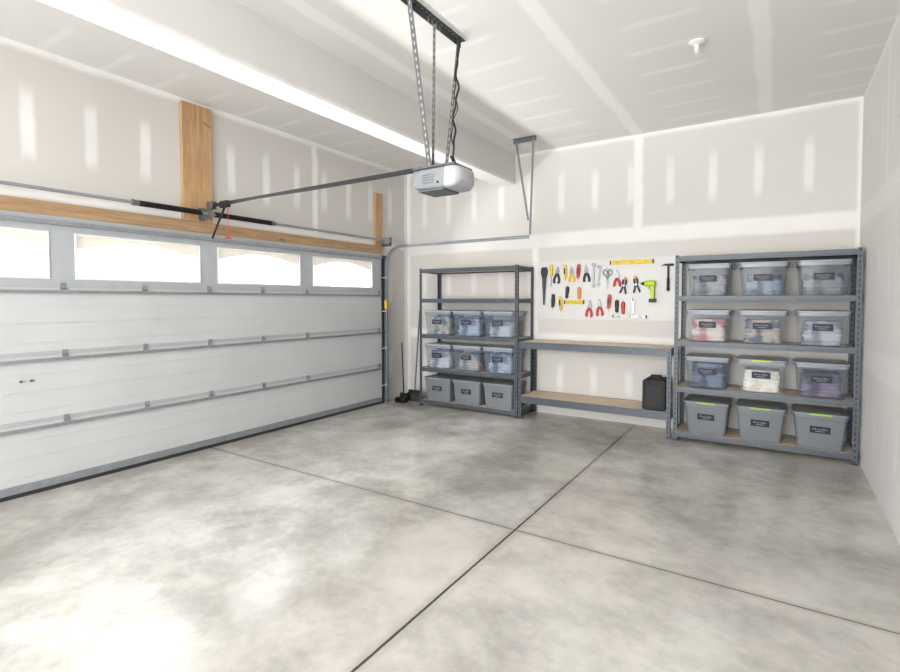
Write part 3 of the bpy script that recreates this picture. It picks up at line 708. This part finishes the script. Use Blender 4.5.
knife(-2.30, 1.47, M_black, 'black', 0.05); knife(-2.22, 1.44, M_yellow, 'yellow', -0.1)
level(-2.04, 1.375, 0.23, M_yellow, 'small yellow', 0.045)
screwdriver(-2.12, 1.56, M_black, 'black', 0.11, 0.1)
screwdriver(-1.98, 1.55, M_orange, 'orange', 0.10)
for i in range(2): pliers(-1.85 + i * 0.11, 1.39 + 0.015 * i, M_red, 'red', 0.15, 0.06 - 0.1 * i)
screwdriver(-1.54, 1.40, M_black, 'black', 0.11); screwdriver(-1.47, 1.38, M_red, 'red', 0.11)
wrench(-1.36, 1.40, 0.11)
level(-1.40, 1.215, 0.36, M_chrome, 'grey aluminium', 0.03)

# ---------------------------------------------------------------- black power tool case on lower workbench shelf
case = thing('tool_case', 'black hard plastic tool case standing upright on the lower shelf', 'tool case', (-1.05, 5.60, 0.27))
def rrect(w, h, r, z0):
    pts = []
    for sx, sz, a0 in ((1, 1, 0), (-1, 1, 90), (-1, -1, 180), (1, -1, 270)):
        for i in range(6):
            t = math.radians(a0 + 18 * i); pts.append((sx * (w / 2 - r) + r * math.cos(t), z0 + h / 2 + sz * (h / 2 - r) + r * math.sin(t)))
    return pts
part('case_shell', G().prism(rrect(0.224, 0.315, 0.03, 0.0), -0.15, 0.15), M_matte, case, bevel=0.008)
part('front_panel', G().prism(rrect(0.165, 0.235, 0.022, 0.035), -0.156, -0.149), M_rubber, case, bevel=0.003, label='raised black front panel')
part('handle', G().tube([(-0.055, -0.02, 0.308), (-0.048, -0.02, 0.345), (0.048, -0.02, 0.345), (0.055, -0.02, 0.308)], 0.010, 8), M_matte, case, smooth=True)
for x_ in (-0.06, 0.06): part('latch', G().box(x_ - 0.012, x_ + 0.012, -0.160, -0.150, 0.268, 0.298), M_rubber, case, bevel=0.003, label='black latch')

# ---------------------------------------------------------------- broom and dustpan in the corner
br = thing('push_broom', 'black broom with long dark handle leaning in the corner', 'broom', (-4.22, 5.62, 0.0))
part('bristles', G().prism([(-0.13, 0.0), (0.13, 0.0), (0.10, 0.12), (-0.10, 0.12)], -0.03, 0.03), simple('black_bristle', (0.03, 0.032, 0.03), 0.95, 0, 0.4, 90), br)
part('head_block', G().box(-0.10, 0.10, -0.022, 0.022, 0.12, 0.15), M_black, br, bevel=0.008)
part('pole', G().cyl((0, 0, 0.14), (-0.10, 0.26, 1.25), 0.012), M_galvd, br, smooth=True)
du = thing('lobby_dustpan', 'black upright dustpan with thin handle beside the broom', 'dustpan', (-4.32, 5.45, 0.0))
part('pan', G().prism([(-0.08, 0), (0.08, 0), (0.06, 0.12), (-0.06, 0.12)], 0.05, 0.056).prism([(-0.08, 0), (0.08, 0), (0.08, 0.005), (-0.08, 0.005)], -0.06, 0.056).box(-0.08, -0.074, -0.04, 0.05, 0.005, 0.06).box(0.074, 0.08, -0.04, 0.05, 0.005, 0.06), M_black, du)
part('pole', G().cyl((0, 0.05, 0.11), (-0.10, 0.14, 0.80), 0.009), M_black, du, smooth=True)

# ---------------------------------------------------------------- light
w = bpy.data.worlds.new('World'); scene.world = w; w.use_nodes = True
bg = w.node_tree.nodes['Background']; bg.inputs[0].default_value = (0.97, 0.985, 1.0, 1); bg.inputs[1].default_value = 4.0
def area(name, loc, rot, sx, sy, e, col=(1, 1, 1)):
    l = bpy.data.lights.new(name, 'AREA'); l.shape = 'RECTANGLE'; l.size = sx; l.size_y = sy; l.energy = e; l.color = col
    o = bpy.data.objects.new(name, l); COL.objects.link(o); o.location = loc; o.rotation_euler = rot; return o
area('daylight_opening', (-1.4, -4.1, 1.6), (math.radians(90), 0, math.radians(-6)), 4.0, 2.8, 330, (1, 0.997, 0.99))
def aim(o, d): o.rotation_mode = 'QUATERNION'; o.rotation_quaternion = Vector(d).normalized().to_track_quat('-Z', 'Y')
# unseen fill lamps added outside the door windows for beam underside and floor
a = area('beam_fill_lamp', (-5.55, 2.8, 0.95), (0, 0, 0), 4.9, 0.7, 480, (1, 0.985, 0.96)); aim(a, (0.82, 0, 0.57))
a = area('floor_fill_lamp', (-5.60, 2.8, 3.1), (0, 0, 0), 4.9, 0.9, 360, (0.97, 0.985, 1)); aim(a, (0.62, 0, -0.78))

# ---------------------------------------------------------------- camera
cam = bpy.data.cameras.new('Camera'); co = bpy.data.objects.new('Camera', cam); COL.objects.link(co)
cam.sensor_width = 36; cam.lens = 507 / 900 * 36; cam.shift_y = -0.02; cam.clip_start = 0.05
co.location = (0, 0, 1.40); co.rotation_euler = (math.radians(90 - 2.03), 0, math.radians(32.9))
scene.camera = co
scene.view_settings.view_transform = 'Standard'; scene.view_settings.look = 'None'
scene.view_settings.exposure = 0.19
